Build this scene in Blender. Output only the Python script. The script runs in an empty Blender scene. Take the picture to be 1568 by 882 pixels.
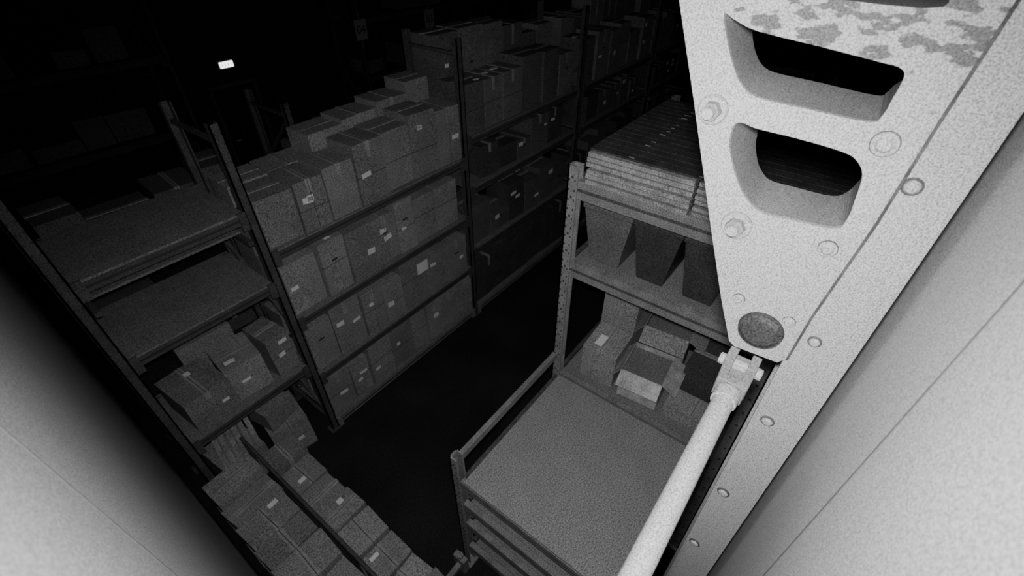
import bpy, bmesh, math, random
from mathutils import Vector, Matrix
random.seed(7)
COL = bpy.context.scene.collection

# ------------------------------------------------------------------ materials
def mat(name, g, rough=0.7, scale=6.0, amt=0.25, spk=400.0, spamt=0.25, metal=0.0, bump=0.1, blot=None):
    m = bpy.data.materials.new(name); m.use_nodes = True
    nt = m.node_tree; N = nt.nodes; L = nt.links
    b = N['Principled BSDF']; b.inputs['Roughness'].default_value = rough; b.inputs['Metallic'].default_value = metal
    b.inputs['Specular IOR Level'].default_value = 0.2
    tc = N.new('ShaderNodeTexCoord')
    n1 = N.new('ShaderNodeTexNoise'); n1.inputs['Scale'].default_value = scale; n1.inputs['Detail'].default_value = 5
    n2 = N.new('ShaderNodeTexNoise'); n2.inputs['Scale'].default_value = spk; n2.inputs['Detail'].default_value = 1
    L.new(tc.outputs['Object'], n1.inputs['Vector']); L.new(tc.outputs['Object'], n2.inputs['Vector'])
    def rng(src, a):
        r = N.new('ShaderNodeMapRange'); r.inputs['From Min'].default_value = 0.3; r.inputs['From Max'].default_value = 0.7
        r.inputs['To Min'].default_value = 1 - a; r.inputs['To Max'].default_value = 1 + a
        L.new(src, r.inputs['Value']); return r.outputs['Result']
    mu = N.new('ShaderNodeMath'); mu.operation = 'MULTIPLY'
    L.new(rng(n1.outputs['Fac'], amt), mu.inputs[0]); L.new(rng(n2.outputs['Fac'], spamt), mu.inputs[1])
    m2 = N.new('ShaderNodeMath'); m2.operation = 'MULTIPLY'; m2.inputs[1].default_value = g
    L.new(mu.outputs[0], m2.inputs[0])
    out = m2.outputs[0]
    if blot:
        n3 = N.new('ShaderNodeTexNoise'); n3.inputs['Scale'].default_value = blot[0]; n3.inputs['Detail'].default_value = 6
        mp = N.new('ShaderNodeMapping'); mp.inputs['Scale'].default_value = (1, .6, 1.5)
        L.new(tc.outputs['Object'], mp.inputs['Vector']); L.new(mp.outputs['Vector'], n3.inputs['Vector'])
        fac = n3.outputs['Fac']
        if len(blot) > 3:      # paint wear concentrated above a given local height
            sx = N.new('ShaderNodeSeparateXYZ'); L.new(tc.outputs['Object'], sx.inputs[0])
            rz = N.new('ShaderNodeMapRange'); rz.inputs['From Min'].default_value = blot[3]; rz.inputs['From Max'].default_value = blot[4]
            rz.inputs['To Min'].default_value = -0.22; rz.inputs['To Max'].default_value = 0.0
            L.new(sx.outputs['Z'], rz.inputs['Value'])
            ry = N.new('ShaderNodeMapRange'); ry.inputs['From Min'].default_value = blot[5]; ry.inputs['From Max'].default_value = blot[6]
            ry.inputs['To Min'].default_value = 0.0; ry.inputs['To Max'].default_value = -0.2
            L.new(sx.outputs['Y'], ry.inputs['Value'])
            ad = N.new('ShaderNodeMath'); ad.operation = 'ADD'; L.new(fac, ad.inputs[0]); L.new(rz.outputs['Result'], ad.inputs[1])
            ad2 = N.new('ShaderNodeMath'); ad2.operation = 'ADD'; L.new(ad.outputs[0], ad2.inputs[0]); L.new(ry.outputs['Result'], ad2.inputs[1]); fac = ad2.outputs[0]
        r = N.new('ShaderNodeMapRange'); r.inputs['From Min'].default_value = blot[1]; r.inputs['From Max'].default_value = blot[1] + 0.04
        r.inputs['To Min'].default_value = 1; r.inputs['To Max'].default_value = blot[2]
        L.new(fac, r.inputs['Value'])
        m3 = N.new('ShaderNodeMath'); m3.operation = 'MULTIPLY'
        L.new(out, m3.inputs[0]); L.new(r.outputs['Result'], m3.inputs[1]); out = m3.outputs[0]
    L.new(out, b.inputs['Base Color'])
    if bump:
        bp = N.new('ShaderNodeBump'); bp.inputs['Strength'].default_value = bump; bp.inputs['Distance'].default_value = 0.003
        L.new(n2.outputs['Fac'], bp.inputs['Height']); L.new(bp.outputs['Normal'], b.inputs['Normal'])
    return m

def emis(name, s):
    m = bpy.data.materials.new(name); m.use_nodes = True
    b = m.node_tree.nodes['Principled BSDF']
    b.inputs['Emission Color'].default_value = (1, 1, 1, 1); b.inputs['Emission Strength'].default_value = s
    return m

M_wall = mat('painted_wall_panel', 0.39, 0.6, 1.5, 0.05, 330, 0.42, bump=0)
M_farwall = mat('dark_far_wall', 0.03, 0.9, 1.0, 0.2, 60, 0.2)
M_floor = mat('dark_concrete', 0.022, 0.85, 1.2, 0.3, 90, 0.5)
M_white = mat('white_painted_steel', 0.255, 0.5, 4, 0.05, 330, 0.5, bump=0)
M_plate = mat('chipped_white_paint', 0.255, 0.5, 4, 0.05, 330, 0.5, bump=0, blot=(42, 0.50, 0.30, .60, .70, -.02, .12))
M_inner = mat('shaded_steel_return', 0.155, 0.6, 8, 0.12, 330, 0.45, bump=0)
M_joint = mat('panel_joint', 0.09, 0.9, 8, 0.1, 300, 0.1, bump=0)
M_ridge = mat('rust_and_edge_shade', 0.05, 0.9, 20, 0.5, 300, 0.3)
M_pin = mat('dark_steel_pin', 0.032, 0.7, 20, 0.3, 200, 0.5)
M_steel = mat('galvanised_rack_steel', 0.25, 0.5, 8, 0.2, 130, 0.5)
M_steeld = mat('dull_rack_steel', 0.085, 0.6, 8, 0.2, 110, 0.5)
M_beam = mat('rack_beam_paint', 0.085, 0.6, 8, 0.2, 110, 0.5)
M_beamL = mat('light_rack_beam_paint', 0.22, 0.5, 8, 0.2, 130, 0.5)
M_dark = mat('dark_gap', 0.01, 0.9, 8, 0.1, 100, 0.1)
M_hole = mat('punched_hole', 0.05, 0.9, 8, 0.1, 100, 0.1)
M_ply = mat('chipboard_deck', 0.28, 0.8, 5, 0.06, 100, 0.5)
M_plyd = mat('old_chipboard_deck', 0.20, 0.8, 5, 0.12, 100, 0.5)
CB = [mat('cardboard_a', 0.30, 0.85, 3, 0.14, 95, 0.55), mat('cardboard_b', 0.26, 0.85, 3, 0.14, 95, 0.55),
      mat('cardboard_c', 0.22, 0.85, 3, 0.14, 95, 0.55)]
CF = [mat('dimmed_cardboard_a', 0.19, 0.85, 3, 0.14, 80, 0.5), mat('dimmed_cardboard_b', 0.13, 0.85, 3, 0.14, 80, 0.5)]  # darker cardboard copies: weaker light on the far bays put into the colour
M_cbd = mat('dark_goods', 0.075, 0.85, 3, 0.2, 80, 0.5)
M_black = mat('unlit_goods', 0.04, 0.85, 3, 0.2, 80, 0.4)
M_tape = mat('packing_tape', 0.34, 0.35, 6, 0.2, 120, 0.4)
M_label = mat('paper_label', 0.85, 0.6, 6, 0.05, 120, 0.1)
M_seam = mat('box_seam', 0.05, 0.9, 6, 0.05, 120, 0.1)
M_plastic = mat('plastic_wrap', 0.42, 0.35, 10, 0.3, 100, 0.4)
M_wood = mat('pallet_wood', 0.30, 0.85, 9, 0.3, 110, 0.5)
M_wdark = mat('dark_slat_wood', 0.05, 0.85, 9, 0.3, 110, 0.5)
M_bin = mat('grey_tote_plastic', 0.13, 0.5, 6, 0.15, 110, 0.5)
M_bind = mat('dark_tote_plastic', 0.05, 0.5, 6, 0.15, 110, 0.5)
M_door = mat('door_paint', 0.02, 0.5, 3, 0.1, 60, 0.1)
M_sign = mat('aisle_sign_white', 0.22, 0.6, 3, 0.05, 60, 0.1)
M_exit = emis('exit_lamp_glow', 4.0)

# ------------------------------------------------------------------ mesh builder
class MB:
    def __init__(s): s.v = []; s.f = []; s.m = []; s.mats = []
    def mi(s, m):
        if m not in s.mats: s.mats.append(m)
        return s.mats.index(m)
    def add(s, vs, fs, m):
        o = len(s.v); s.v += [tuple(v) for v in vs]; i = s.mi(m)
        for f in fs: s.f.append([o + k for k in f]); s.m.append(i)
    def hexa(s, vs, m): s.add(vs, [(0, 2, 3, 1), (4, 5, 7, 6), (0, 1, 5, 4), (2, 6, 7, 3), (0, 4, 6, 2), (1, 3, 7, 5)], m)
    def bx(s, x0, x1, y0, y1, z0, z1, m, M=None):
        vs = [Vector((x, y, z)) for z in (z0, z1) for y in (y0, y1) for x in (x0, x1)]
        if M is not None: vs = [M @ v for v in vs]
        s.hexa(vs, m)
    def bar(s, p0, p1, w, t, m):
        p0 = Vector(p0); p1 = Vector(p1); d = p1 - p0; q = d.to_track_quat('Z', 'Y').to_matrix().to_4x4()
        s.bx(-w/2, w/2, -t/2, t/2, 0, d.length, m, Matrix.Translation(p0) @ q)
    def cyl(s, p0, p1, r, m, seg=20, r1=None):
        if r1 is None: r1 = r
        p0 = Vector(p0); p1 = Vector(p1); d = p1 - p0; q = Matrix.Translation(p0) @ d.to_track_quat('Z', 'Y').to_matrix().to_4x4()
        vs = []
        for k, (z, rr) in enumerate(((0, r), (d.length, r1))):
            for i in range(seg):
                a = 2*math.pi*i/seg; vs.append(q @ Vector((rr*math.cos(a), rr*math.sin(a), z)))
        fs = [(i, (i+1) % seg, seg+(i+1) % seg, seg+i) for i in range(seg)]
        fs += [tuple(range(seg-1, -1, -1)), tuple(range(seg, 2*seg))]
        s.add(vs, fs, m)
    def build(s, name, bevel=0, parent=None, smooth=False):
        V = [Vector(v) for v in s.v]
        lo = Vector([min(v[i] for v in V) for i in range(3)]); hi = Vector([max(v[i] for v in V) for i in range(3)])
        c = Vector(((lo.x+hi.x)/2, (lo.y+hi.y)/2, lo.z))
        me = bpy.data.meshes.new(name); me.from_pydata([v-c for v in V], [], s.f)
        for m in s.mats: me.materials.append(m)
        me.polygons.foreach_set('material_index', s.m)
        ob = bpy.data.objects.new(name, me); ob.location = c; COL.objects.link(ob)
        if bevel:
            b = ob.modifiers.new('bevel', 'BEVEL'); b.width = bevel; b.segments = 2; b.limit_method = 'ANGLE'; b.angle_limit = 0.8
        if smooth:
            for p in me.polygons: p.use_smooth = True
        me.update()
        if parent: ob.parent = parent
        return ob

# ------------------------------------------------------------------ camera
H = 5.0; p = math.radians(39.2); az = math.radians(37.5)
fh = Vector((math.cos(az), math.sin(az), 0)); R = Vector((math.sin(az), -math.cos(az), 0))
F = fh*math.cos(p) - Vector((0, 0, math.sin(p))); U = fh*math.sin(p) + Vector((0, 0, math.cos(p)))
cam = bpy.data.cameras.new('security_camera'); cam.sensor_width = 36; cam.lens = 714/1568*36; cam.clip_start = 0.01
cam.dof.use_dof = True; cam.dof.focus_distance = 1.6; cam.dof.aperture_fstop = 4.0
co = bpy.data.objects.new('security_camera', cam); COL.objects.link(co)
mw = Matrix((R, U, -F)).transposed().to_4x4(); mw.translation = (0, 0, H); co.matrix_world = mw
bpy.context.scene.camera = co

# ------------------------------------------------------------------ room
def single(name, *a, bevel=0):
    b = MB(); b.bx(*a); return b.build(name, bevel)
WX, WY = -0.10, -0.20; X1, Y1, Z1 = 15, 11.0, 7.0
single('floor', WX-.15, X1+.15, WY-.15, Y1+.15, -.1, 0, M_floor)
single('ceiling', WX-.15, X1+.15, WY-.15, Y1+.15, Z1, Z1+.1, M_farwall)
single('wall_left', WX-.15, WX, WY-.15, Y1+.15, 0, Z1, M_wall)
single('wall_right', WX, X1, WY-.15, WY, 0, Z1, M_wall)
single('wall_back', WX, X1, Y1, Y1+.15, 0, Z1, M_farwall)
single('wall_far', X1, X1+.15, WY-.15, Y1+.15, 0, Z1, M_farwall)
b = MB(); b.bx(WX, WX+.0015, .600, .6035, 0, Z1, M_joint); b.build('trim_1')
b = MB(); b.bx(.650, .654, WY, WY+.0015, 0, Z1, M_joint); b.build('trim_2')
# door + exit lamp
YD = Y1-.004
b = MB(); b.bx(4.1, 5.1, YD-.05, YD, 0, 2.15, M_cbd); b.bx(4.17, 5.03, YD-.07, YD-.05, 0.01, 2.08, M_door); b.bx(4.25, 4.35, YD-.11, YD-.07, 1.0, 1.04, M_steel)
b.bx(4.4, 4.8, YD-.075, YD-.07, 1.3, 1.9, M_dark); b.build('door_1')
b = MB(); b.bx(4.44, 4.76, Y1-.10, YD, 2.44, 2.59, M_steeld); b.bx(4.465, 4.735, Y1-.115, Y1-.10, 2.46, 2.57, M_exit)
for x in (4.51, 4.57, 4.63, 4.69): b.bx(x-.008, x+.008, Y1-.118, Y1-.115, 2.485, 2.545, M_sign)
b.build('exit_sign_lamp', .01)

# ------------------------------------------------------------------ rack parts
def post(mb, x, y, h, m=M_steel, w=.08, d=.07, holes=True, fy=-1):
    t = .012; yf = y + fy*d/2
    mb.bx(x-w/2, x+w/2, min(yf, yf-fy*t), max(yf, yf-fy*t), 0, h, m)
    for sx in (-1, 1):
        xa = x+sx*w/2; mb.bx(min(xa, xa-sx*t), max(xa, xa-sx*t), y-d/2+.0, y+d/2, 0, h, m)
        if holes:
            z = .12
            while z < h-.05:
                xx = xa+sx*.001
                mb.bx(min(xa, xx), max(xa, xx), y-.008, y+.008, z, z+.018, M_hole); z += .15
    if holes:
        z = .1
        while z < h-.05:
            for sx in (-1, 1):
                yy = yf+fy*.001
                mb.bx(x+sx*.022-.005, x+sx*.022+.005, min(yf, yy), max(yf, yy), z, z+.016, M_hole)
            z += .075
    mb.bx(x-w/2-.03, x+w/2+.03, y-d/2-.03, y+d/2+.03, 0, .008, m)
def brace(mb, x, y0, y1, h, m=M_steeld):
    z = .2; k = 0
    while z+.75 < h:
        a, c = (y0, y1) if k % 2 == 0 else (y1, y0)
        mb.bar((x, a, z), (x, c, z+.7), .035, .03, m); z += .75; k += 1
    for zz in (.15, h-.15): mb.bar((x, y0, zz), (x, y1, zz), .035, .03, m)
def beamX(mb, x0, x1, y, z, m=M_beam, hh=.085):   # runs along x ; z = top
    mb.bx(x0+.04, x1-.04, y-.025, y+.025, z-hh, z, m)
    mb.bx(x0+.04, x1-.04, y-.027, y-.025, z-hh*.62, z-hh*.38, M_seam)
    for xx in (x0+.04, x1-.1): mb.bx(xx, xx+.06, y-.045, y-.027, z-hh-.05, z+.03, m)
def beamY(mb, y0, y1, x, z, m=M_beamL, hh=.11):
    mb.bx(x-.025, x+.025, y0+.035, y1-.035, z-hh, z, m)
    mb.bx(x-.0265, x-.025, y0+.035, y1-.035, z-hh*.58, z-hh*.42, M_beam)

# ------------------------------------------------------------------ boxes
def cbox(mb, cx, cy, z, w, d, h, rot=0, m=None, label=.4, tape=True, hole=.25):
    m = m or random.choice(CB)
    M = Matrix.Translation((cx, cy, z)) @ Matrix.Rotation(rot, 4, 'Z')
    # slightly bulged / crushed carton
    j = lambda: random.uniform(-.008, .008)
    vs = []
    for zz in (0, h):
        for yy in (-d/2, d/2):
            for xx in (-w/2, w/2):
                vs.append(M @ Vector((xx+(j() if zz else 0), yy, zz+(j()*.6 if zz else 0))))
    mb.hexa(vs, m)
    e = .0012; ht = h+.004
    if tape:
        if random.random() < .6:
            mb.bx(-w/2, w/2, -.024, .024, h-.004, ht+e, M_tape, M)
            mb.bx(-w/2, w/2, -.002, .002, ht+e, ht+2*e, M_seam, M)
        else:
            mb.bx(-.024, .024, -d/2, d/2, h-.004, ht+e, M_tape, M)
            mb.bx(-.003, .003, -d/2, d/2, ht+e, ht+2*e, M_seam, M)
            mb.bx(-.024, .024, -d/2-e, -d/2, h*.75, h, M_tape, M)
            if random.random() < .4: mb.bx(-.002, .002, -d/2-2*e, -d/2-e, 0, h, M_seam, M)
        if h > .45 and random.random() < .55:     # two cartons stacked: joint line
            zz = h*random.uniform(.42, .58); mb.bx(-w/2-.001, w/2+.001, -d/2-e, -d/2+.02, zz, zz+.006, M_seam, M)
    e = .0020
    for _ in range(2):
        if random.random() < label:
            lw = random.uniform(.05, .12); lh = random.uniform(.03, .07)
            lx = random.uniform(-w/2+.01, max(-w/2+.02, w/2-lw-.01))
            if random.random() < .7:
                lz = random.uniform(.35, .85)*h
                Ml = M @ Matrix.Translation((lx+lw/2, -d/2-e, lz)) @ Matrix.Rotation(random.uniform(-.15, .15), 4, 'Y')
                mb.bx(-lw/2, lw/2, 0, e, -lh/2, lh/2, M_label, Ml)
            else:
                ly = random.uniform(-d/2+.02, d/2-lh-.02)
                mb.bx(lx, lx+lw, ly, ly+lh, h, ht+e*1.6, M_label, M)
    if random.random() < hole:
        mb.bx(-.035, .035, -d/2-e, -d/2, h*.62, h*.62+.022, M_seam, M)
def openbox(mb, cx, cy, z, w, d, h, rot=0, m=None):
    m = m or random.choice(CB); t = .006
    M = Matrix.Translation((cx, cy, z)) @ Matrix.Rotation(rot, 4, 'Z')
    mb.bx(-w/2, w/2, -d/2, d/2, 0, .01, m, M)
    mb.bx(-w/2, -w/2+t, -d/2, d/2, 0, h, m, M); mb.bx(w/2-t, w/2, -d/2, d/2, 0, h, m, M)
    mb.bx(-w/2, w/2, -d/2, -d/2+t, 0, h, m, M); mb.bx(-w/2, w/2, d/2-t, d/2, 0, h, m, M)
    mb.bx(-w/2+t, w/2-t, -d/2+t, d/2-t, .01, h*.85, CF[0], M)
    f = d*.4
    for sy, a in ((-1, .5), (1, 1.0)):
        Mf = M @ Matrix.Translation((0, sy*d/2, h)) @ Matrix.Rotation(-sy*a if sy > 0 else a, 4, 'X')
        mb.bx(-w/2, w/2, *( (-f, 0) if sy < 0 else (0, f)), -t, 0, m, Mf)
    for sx, a in ((-1, .7), (1, .6)):
        Mf = M @ Matrix.Translation((sx*w/2, 0, h)) @ Matrix.Rotation(sx*a, 4, 'Y')
        mb.bx(*((-f, 0) if sx < 0 else (0, f)), -d/2, d/2, -t, 0, m, Mf)
def row(mb, x0, x1, yf, z, hs, ws=(.34, .46), d=.4, jit=.04, label=.4, m=None):
    x = x0
    while x < x1-.2:
        w = min(random.uniform(*ws), x1-x)
        h = hs(x) if callable(hs) else random.uniform(*hs)
        mm = random.choice(m) if isinstance(m, list) else m
        cbox(mb, x+w/2, yf+d/2+random.uniform(0, jit), z, w-.015, d-.02, h, random.uniform(-.05, .05), m=mm, label=label)
        x += w

# ================================================================= MAIN RACK
YF, YB = 3.815, 4.60
PX = [.083, 1.36, 4.0, 6.7, 9.4, 12.1]
rk = MB()
for i, x in enumerate(PX):
    h = 3.78 if i < 2 else 3.93
    post(rk, x, YF, h, m=M_steeld); post(rk, x, YB, h, m=M_steeld, fy=1, holes=False); brace(rk, x, YF, YB, h)
L0 = [3.05, 2.31, 1.18]; L1 = [2.60, 1.78, .94, .12]; L2 = [2.82, 2.15, 1.2, .12]
LV = [L0, L1, L2, L2, L2]
for i in range(5):
    for z in LV[i]:
        beamX(rk, PX[i], PX[i+1], YF-.01, z, M_beamL if (z < .2 and i > 0) else M_beam); beamX(rk, PX[i], PX[i+1], YB+.01, z, M_beam)
        rk.bx(PX[i]+.045, PX[i+1]-.045, YF-.035, YB+.03, z, z+.018, M_plyd)
rk.bx(PX[0]+.05, PX[1]-.05, YF+.2, YB-.1, 2.78, 2.80, M_plyd)
for x in (PX[0]+.05, PX[1]-.09): rk.bx(x, x+.04, YF, YB, 2.74, 2.78, M_beam)
rk.build('pallet_rack')

g = MB()   # top level bay1
row(g, 1.43, 3.95, YF-.03, 2.62, lambda x: (.50 if x < 2.1 else .62 if x < 3 else .70)*random.uniform(.92, 1.06), ws=(.30, .46), d=.42)
row(g, 1.43, 3.95, YF+.43, 2.62, lambda x: (.46 if x < 1.95 else .74 if x < 3 else .84)*random.uniform(.90, 1.05), ws=(.30, .46), d=.38, jit=.01)
g.build('stacked_cardboard_boxes', .004)
for z, hh in ((1.80, (.56, .70)), (.96, (.56, .70)), (.14, (.56, .68))):
    g = MB(); row(g, 1.43, 3.95, YF-.03, z, hh, ws=(.26, .40), d=.42, label=.45, jit=.08); row(g, 1.43, 3.95, YF+.48, z, hh, d=.36, jit=0)
    if z == .96: g.bx(2.98, 3.16, YF-.036, YF-.033, 1.40, 1.56, M_label)
    g.build('stacked_cardboard_boxes', .004)
for bi in (2, 3, 4):
    a, c = PX[bi]+.07, PX[bi+1]-.05
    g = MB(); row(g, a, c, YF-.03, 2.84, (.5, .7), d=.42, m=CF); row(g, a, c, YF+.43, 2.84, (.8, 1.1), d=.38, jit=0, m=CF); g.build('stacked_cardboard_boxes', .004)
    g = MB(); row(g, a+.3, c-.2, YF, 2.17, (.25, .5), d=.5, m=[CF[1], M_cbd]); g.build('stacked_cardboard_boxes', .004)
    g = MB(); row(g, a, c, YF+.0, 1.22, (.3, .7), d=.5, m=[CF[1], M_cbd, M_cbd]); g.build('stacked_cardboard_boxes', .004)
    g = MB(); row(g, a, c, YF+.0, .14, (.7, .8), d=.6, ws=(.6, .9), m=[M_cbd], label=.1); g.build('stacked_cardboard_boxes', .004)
# bay 0 contents
g = MB()
cbox(g, .42, 4.12, 1.20, .42, .5, .36, .08, label=1); cbox(g, .83, 4.1, 1.20, .36, .45, .42, -.1, label=1); cbox(g, 1.16, 4.05, 1.2, .24, .38, .50, .1, label=1)
cbox(g, .72, 4.46, 1.20, .5, .2, .55, 0)
g.build('stacked_cardboard_boxes', .004)
g = MB()
cbox(g, .4, 4.15, .0, .45, .5, .45, .1); cbox(g, .95, 4.1, .0, .42, .5, .5, -.15, label=1); cbox(g, .9, 4.12, .5, .34, .36, .28, .2)
for k in range(6): g.bar((.25+.07*k, 3.95, .45), (.35+.07*k, 4.45, .75+.03*k), .05, .02, M_wood)
g.build('stacked_cardboard_boxes', .004)

# ================================================================= BACK ROWS
for (yf, xs, nm) in ((5.3, [.1, 2.7, 5.3, 7.9, 10.5, 13.1], 0), (8.2, [.1, 2.7], 1), (8.2, [6.0, 8.7, 11.4, 14.1], 2)):
    rk = MB()
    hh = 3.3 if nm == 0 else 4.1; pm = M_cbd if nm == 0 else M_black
    for x in xs: post(rk, x, yf, hh, m=pm, holes=False); post(rk, x, yf+.8, hh, m=pm, holes=False, fy=1); brace(rk, x, yf, yf+.8, hh, pm)
    lv = (2.45, 1.6, .8, .12) if nm == 0 else (3.4, 2.4, 1.3, .12)
    for i in range(len(xs)-1):
        for z in lv:
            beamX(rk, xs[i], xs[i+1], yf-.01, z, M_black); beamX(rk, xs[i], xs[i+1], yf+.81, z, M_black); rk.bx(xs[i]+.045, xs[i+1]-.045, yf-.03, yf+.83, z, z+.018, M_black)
    rk.build('pallet_rack')
    for z in lv[:-1]:
        g = MB()
        for i in range(len(xs)-1):
            x = xs[i]+.1
            while x < xs[i+1]-.5:
                w = random.uniform(.35, .6)
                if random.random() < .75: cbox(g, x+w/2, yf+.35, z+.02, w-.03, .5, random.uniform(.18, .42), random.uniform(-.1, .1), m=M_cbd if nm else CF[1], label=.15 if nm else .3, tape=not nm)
                x += w
        g.build('stacked_cardboard_boxes', .004)
# aisle signs
def sign(txt, x, y, z):
    cu = bpy.data.curves.new('digits', 'FONT'); cu.body = txt; cu.size = .2; cu.align_x = 'CENTER'; cu.align_y = 'CENTER'; cu.extrude = .001
    cu.materials.append(M_dark)
    t = bpy.data.objects.new('digits', cu); COL.objects.link(t)
    b = MB(); b.bx(x-.13, x+.13, y, y+.008, z-.17, z+.17, M_sign); b.bx(x-.02, x+.02, y+.008, y+.02, z-.3, z+.3, M_beam)
    o = b.build('aisle_number_sign'); t.parent = o
    t.matrix_parent_inverse = Matrix.Identity(4)
    t.matrix_basis = Matrix.Translation(Vector((x, y-.003, z))-o.location) @ Matrix.Rotation(math.pi/2, 4, 'X')
sign('04', 6.0, 8.12, 3.25); sign('03', 7.75, 8.12, 3.2); sign('02', 9.6, 8.12, 2.85)

# ================================================================= TALL RACK (right)
TA, TB = 2.62, 3.60; By0, By1 = -.08, 1.46
rk = MB()
for x in (TA, TB):
    for y, f in ((By0, -1), (By1, 1)):
        post(rk, x, y, 3.66, w=.08, d=.08, fy=f)
z = .1
while z < 3.6:
    for s in (-1, 1): rk.bx(TA-.0415, TA-.04, By1+s*.022-.005, By1+s*.022+.005, z, z+.016, M_hole)
    z += .075
for z in (3.56, 2.88, 1.58, .5):
    beamY(rk, By0, By1, TA, z, hh=.14 if z > 2 else .10); beamY(rk, By0, By1, TB, z)
    rk.bx(TA+.03, TB-.03, By0+.04, By1-.04, z-.03, z, M_plyd)
    rk.bx(TA+.04, TB-.04, By1-.02, By1+.02, z-.10, z-.02, M_beam)
rk.bx(TB-.06, TB-.045, By0+.04, By1-.04, 2.88, 3.40, M_plyd)
rk.build('pallet_rack')
# sheets stack on top
g = MB()
z = 3.562
for k in range(6):
    t = .028; o = random.uniform(-.015, .015)
    g.bx(TA-.04+o, TB+.2, .66, 1.36+o, z, z+t, M_wood)
    g.bx(TA-.02-o, TB+.2, By0, .64, z, z+t-.004, M_wood)
    z += t
    g.bx(TA+.0, TB+.15, By0+.05, 1.33, z, z+.011, M_wdark); z += .011
for k in range(16):
    x = TA-.02+k*.078
    g.bx(x, x+.071, By0, 1.36, z, z+.010, M_wdark)
    for yy in (.62, 1.06):
        if random.random() < .8: g.bx(x+.015, x+.026, yy, yy+random.uniform(.02, .05), z+.010, z+.0115, M_tape)
g.build('stacked_wooden_panels')
# tapered totes with lids
g = MB()
y = By1-.06; z0 = 2.882
for k, (mm, w) in enumerate(((M_bin, .38), (M_bind, .34), (M_bind, .34), (M_bind, .32))):
    xa, xb = TA+.06, TA+.56; h = .47; yc = y-w/2; t = .07
    def ring(z, f, inset):
        return [Vector((x, yy, z)) for yy in (yc-w/2+f+inset, yc+w/2-f-inset) for x in (xa+f*.6+inset, xb-f*.6-inset)]
    g.hexa(ring(z0, t, 0)+ring(z0+h, 0, 0), mm)
    g.bx(xa-.012, xb+.012, yc-w/2-.005, yc+w/2+.005, z0+h-.02, z0+h+.015, mm)
    y -= w+.015
g.build('stacked_storage_totes', .006)
g = MB(); z0 = 1.582
cbox(g, TA+.28, 1.12, z0, .36, .32, .38, .05, m=CB[0], label=0); g.bx(TA+.16, TA+.30, 1.13, 1.20, z0+.386, z0+.389, M_label)
cbox(g, TA+.68, 1.16, z0, .3, .34, .75, .0, m=CB[0], label=0)
openbox(g, TA+.28, .72, z0, .38, .36, .34, .1, m=M_plastic)
openbox(g, TA+.70, .72, z0, .3, .4, .5, .1, m=CB[0])
cbox(g, TA+.24, .24, z0, .22, .46, .14, .0, m=CB[0], label=0)
cbox(g, TA+.62, .22, z0, .4, .46, .40, .0, m=M_cbd, label=0)
g.build('stacked_cardboard_boxes', .004)

# ================================================================= LOW DECK RACK
LA = 1.25; Lb = .04
rk = MB()
post(rk, LA, By1+.02, 1.86, fy=1); post(rk, LA, Lb, 1.86, fy=-1)
for s in (-1, 1):
    z = .1
    while z < 1.8:
        rk.bx(LA-.0415, LA-.04, By1+.02+s*.02-.006, By1+.02+s*.02+.006, z, z+.02, M_hole); z += .075
rk.bx(LA+.04, TA-.04, By1+.0, By1+.04, 1.76, 1.83, M_beamL)
rk.bx(LA-.02, TA-.045, Lb+.04, By1-.045, 1.552, 1.57, M_ply)
for z in (1.55, 1.20, .86, .40):
    beamY(rk, Lb, By1+.02, LA, z, M_beamL, .09)
    rk.bx(LA+.04, TA-.045, By1-.04, By1+.0, z-.09, z, M_beam)
    rk.bx(LA+.04, TA-.045, Lb+.02, Lb+.07, z-.09, z, M_beam)
    if z < 1.5: rk.bx(LA+.03, TA-.05, Lb+.1, By1-.05, z-.03, z-.01, M_plyd)
rk.build('deck_storage_rack')
g = MB()
g.bx(LA-.38, LA-.08, By1+.0, By1+.05, .10, .16, M_steel); g.bx(LA-.38, LA-.34, By1-.02, By1+.07, 0, .22, M_steel); g.bx(LA-.14, LA-.08, By1-.04, By1+.10, 0, .25, M_steel)
g.cyl((LA-.11, By1+.03, .25), (LA-.11, By1+.03, .29), .03, M_steel)
g.build('rack_guard_rail', .004)

# ================================================================= WALL-SIDE BOXES
rk = MB()
rk.cyl((.46, 1.2, .95), (.46, 3.72, .95), .016, M_beam, 12)
for y in (1.2, 3.70):
    rk.cyl((.46, y, 0), (.46, y, .95), .016, M_beam, 12)
rk.build('pipe_divider_rail')
g = MB()
y = 1.2
while y < 3.5:
    w = random.uniform(.24, .34)
    cbox(g, .20, y+w/2, 0, .46, w-.02, .55, random.uniform(-.04, .04), label=0)
    cbox(g, .20, y+w/2, .56, .44, w-.03, random.uniform(.22, .36), random.uniform(-.1, .1), label=.5)
    y += w
y = 1.2
while y < 3.4:
    w = random.uniform(.24, .36)
    cbox(g, .66, y+w/2, 0, .34, w-.02, random.uniform(.62, .76), random.uniform(-.06, .06), label=.8)
    y += w
g.build('stacked_cardboard_boxes', .004)

# ================================================================= far right rack
rk = MB(); g = MB()
for x in (4.3, 6.9, 9.5):
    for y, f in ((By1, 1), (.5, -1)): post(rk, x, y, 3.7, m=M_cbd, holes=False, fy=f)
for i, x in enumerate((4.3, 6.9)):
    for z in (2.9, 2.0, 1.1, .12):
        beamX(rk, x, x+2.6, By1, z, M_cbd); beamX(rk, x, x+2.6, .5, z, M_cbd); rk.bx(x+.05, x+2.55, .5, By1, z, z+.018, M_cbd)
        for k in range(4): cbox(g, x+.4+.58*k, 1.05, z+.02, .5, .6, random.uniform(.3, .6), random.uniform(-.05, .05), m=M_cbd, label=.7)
rk.build('pallet_rack'); g.build('stacked_cardboard_boxes', .004)

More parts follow.
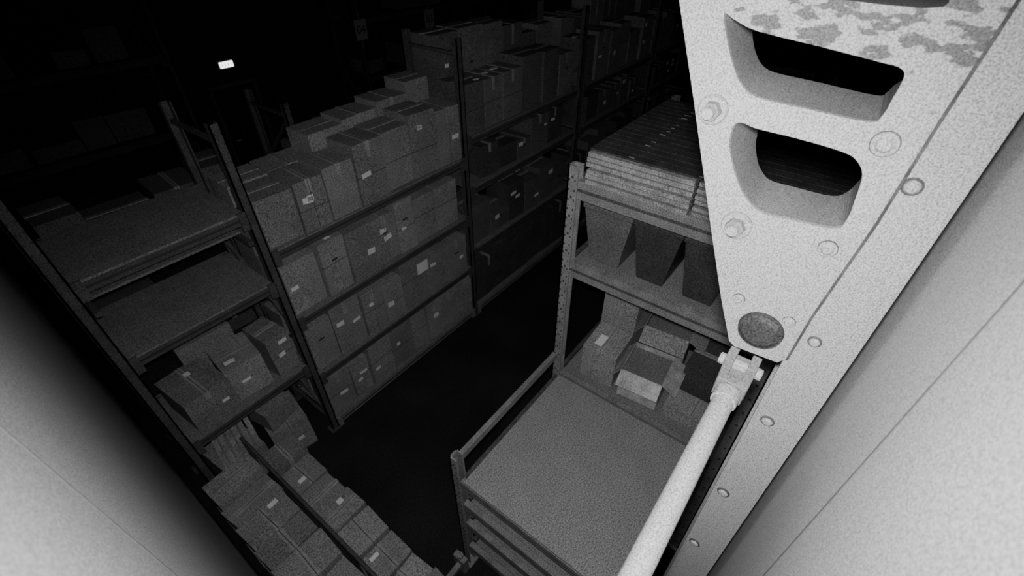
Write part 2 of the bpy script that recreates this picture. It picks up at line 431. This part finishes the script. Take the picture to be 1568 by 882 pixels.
# ================================================================= STEEL COLUMN + BRACKET PLATE
b = MB()
b.bx(1.013, 1.027, -.175, -.055, 0, Z1, M_white)
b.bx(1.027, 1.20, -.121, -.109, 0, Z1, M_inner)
b.bx(1.20, 1.214, -.175, -.055, 0, Z1, M_white)
for (y, z, rr) in ((-.102, 4.624, .017), (-.093, 4.234, .015), (-.091, 3.929, .018), (-.085, 3.536, .020), (-.085, 3.159, .020)):
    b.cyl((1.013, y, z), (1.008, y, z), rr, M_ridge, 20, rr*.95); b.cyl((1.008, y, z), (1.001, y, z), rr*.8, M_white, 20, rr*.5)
b.build('steel_column', .002)

def pts(s, x):
    return [Vector((x, (int(s[i:i+3])-200)/1000, (int(s[i+3:i+6])+4000)/1000)) for i in range(0, len(s), 6)]
def smooth(lp, n=4):
    out = []; L = len(lp)
    for i in range(L):
        a, b_, c, d = lp[i-1], lp[i], lp[(i+1) % L], lp[(i+2) % L]
        for k in range(n):
            t = k/n
            out.append(.5*((2*b_)+(c-a)*t+(2*a-5*b_+4*c-d)*t*t+(3*b_-a-3*c+d)*t**3))
    return out
outer = [Vector((1, y, z)) for y, z in ((.403, 4.944), (.372, 4.866), (.303, 4.701), (.197, 4.439), (.12, 4.254), (.078, 4.163), (.070, 4.145), (.055, 4.135), (-.046, 4.142), (-.061, 4.164), (-.064, 4.303), (-.082, 4.544), (-.088, 4.738), (-.096, 4.903), (-.098, 4.96), (-.11, 5.4), (.58, 5.4))]
hB = smooth(pts('413661408621382571350529309504246507177514163537167588174628192650219660296666368668400673', 1.0))
hBb = smooth(pts('391604387579373547356524331508281507202509179529172550170568190594222606312612383616393611', 1.16))
hA = smooth(pts('485852468812445771420740385723294719202717187732185760184792195804221808321820420831463844', 1.0))
hAb = smooth(pts('464802458786446765428745398733317728212721196729191741181759194773225777340791435803461805', 1.16))
hC = [Vector((1, y, z)) for y, z in ((.33, 5.06), (.315, 4.95), (.288, 4.914), (.24, 4.895), (.0, 4.885), (-.02, 4.91), (-.03, 4.95), (-.03, 5.06), (0, 5.10), (.28, 5.10))]
hC = smooth(hC)
hCb = [v+Vector((.16, -.01, -.0)) for v in hC]
bm = bmesh.new()
for lp in (outer, hA, hB, hC):
    vs = [bm.verts.new(q) for q in lp]
    for i in range(len(vs)): bm.edges.new((vs[i], vs[(i+1) % len(vs)]))
bmesh.ops.triangle_fill(bm, edges=bm.edges[:], use_beauty=True)
bm.verts.index_update()
br = MB()
br.add([v.co.copy() for v in bm.verts], [[v.index for v in f.verts] for f in bm.faces], M_plate)
for lp, back in ((hA, hAb), (hB, hBb), (hC, hCb)):
    n = len(lp)
    mid = [a.lerp(b_, .06) for a, b_ in zip(lp, back)]
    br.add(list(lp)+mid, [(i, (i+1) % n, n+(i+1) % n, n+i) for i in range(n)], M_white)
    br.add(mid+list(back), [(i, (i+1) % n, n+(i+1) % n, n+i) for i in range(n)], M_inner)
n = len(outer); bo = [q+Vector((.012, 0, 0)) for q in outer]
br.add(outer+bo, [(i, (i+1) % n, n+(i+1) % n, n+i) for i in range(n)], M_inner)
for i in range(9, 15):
    a, c = outer[i], outer[i+1]; br.bar(a-Vector((.001, 0, 0)), c-Vector((.001, 0, 0)), .0045, .0045, M_ridge)  # thin dark strip paints the edge shadow, plus rust, along the plate ridge
for (s, r, big) in (('459686', .0285, 1), ('345459', .031, 1), ('165688', .021, 0), ('285279', .013, 0), ('169471', .017, 0), ('171269', .013, 0)):
    q = pts(s, 1.0)[0]
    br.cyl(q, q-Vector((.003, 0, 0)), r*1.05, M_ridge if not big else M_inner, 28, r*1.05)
    br.cyl(q-Vector((.003, 0, 0)), q-Vector((.006, 0, 0)), r, M_white, 28, r*.95)
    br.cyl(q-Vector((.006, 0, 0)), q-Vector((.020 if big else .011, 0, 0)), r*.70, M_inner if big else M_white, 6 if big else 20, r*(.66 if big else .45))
    if big: br.cyl(q-Vector((.020, 0, 0)), q-Vector((.034, 0, 0)), r*.38, M_white, 16)
q = pts('216216', 1.0)[0]
br.cyl(q-Vector((.001, 0, 0)), q-Vector((.010, 0, 0)), .051, M_pin, 36, .049)
br.cyl(q-Vector((.010, 0, 0)), q-Vector((.016, 0, 0)), .046, M_pin, 36, .036)
br.build('gusset_bracket')

# horizontal strut pipe with clevis
b = MB(); y0 = .022; zc = H-.950
b.cyl((WX, y0, zc), (.91, y0, zc), .0255, M_white, 32)
b.cyl((.885, y0, zc), (.925, y0, zc), .031, M_white, 24)
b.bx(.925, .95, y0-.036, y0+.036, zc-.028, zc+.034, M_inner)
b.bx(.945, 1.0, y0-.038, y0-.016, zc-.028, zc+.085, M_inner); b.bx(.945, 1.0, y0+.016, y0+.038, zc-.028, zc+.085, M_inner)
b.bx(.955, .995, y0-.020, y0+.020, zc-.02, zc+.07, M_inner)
b.cyl((.968, y0-.052, zc+.06), (.968, y0+.052, zc+.06), .015, M_white, 16)
b.build('strut_pipe', .003)

# ------------------------------------------------------------------ light
l = bpy.data.lights.new('infrared_illuminator', 'SPOT'); l.energy = 285; l.shadow_soft_size = .04
l.spot_size = math.radians(127); l.spot_blend = 1.0
lo = bpy.data.objects.new('infrared_illuminator', l); lo.location = (.03, .03, 5.06); COL.objects.link(lo)
pa = math.radians(46); aa = math.radians(36)
lo.rotation_euler = Vector((math.cos(aa)*math.cos(pa), math.sin(aa)*math.cos(pa), -math.sin(pa))).to_track_quat('-Z', 'Y').to_euler()
w = bpy.data.worlds.new('world'); bpy.context.scene.world = w; w.use_nodes = True
w.node_tree.nodes['Background'].inputs[0].default_value = (1, 1, 1, 1); w.node_tree.nodes['Background'].inputs[1].default_value = .002
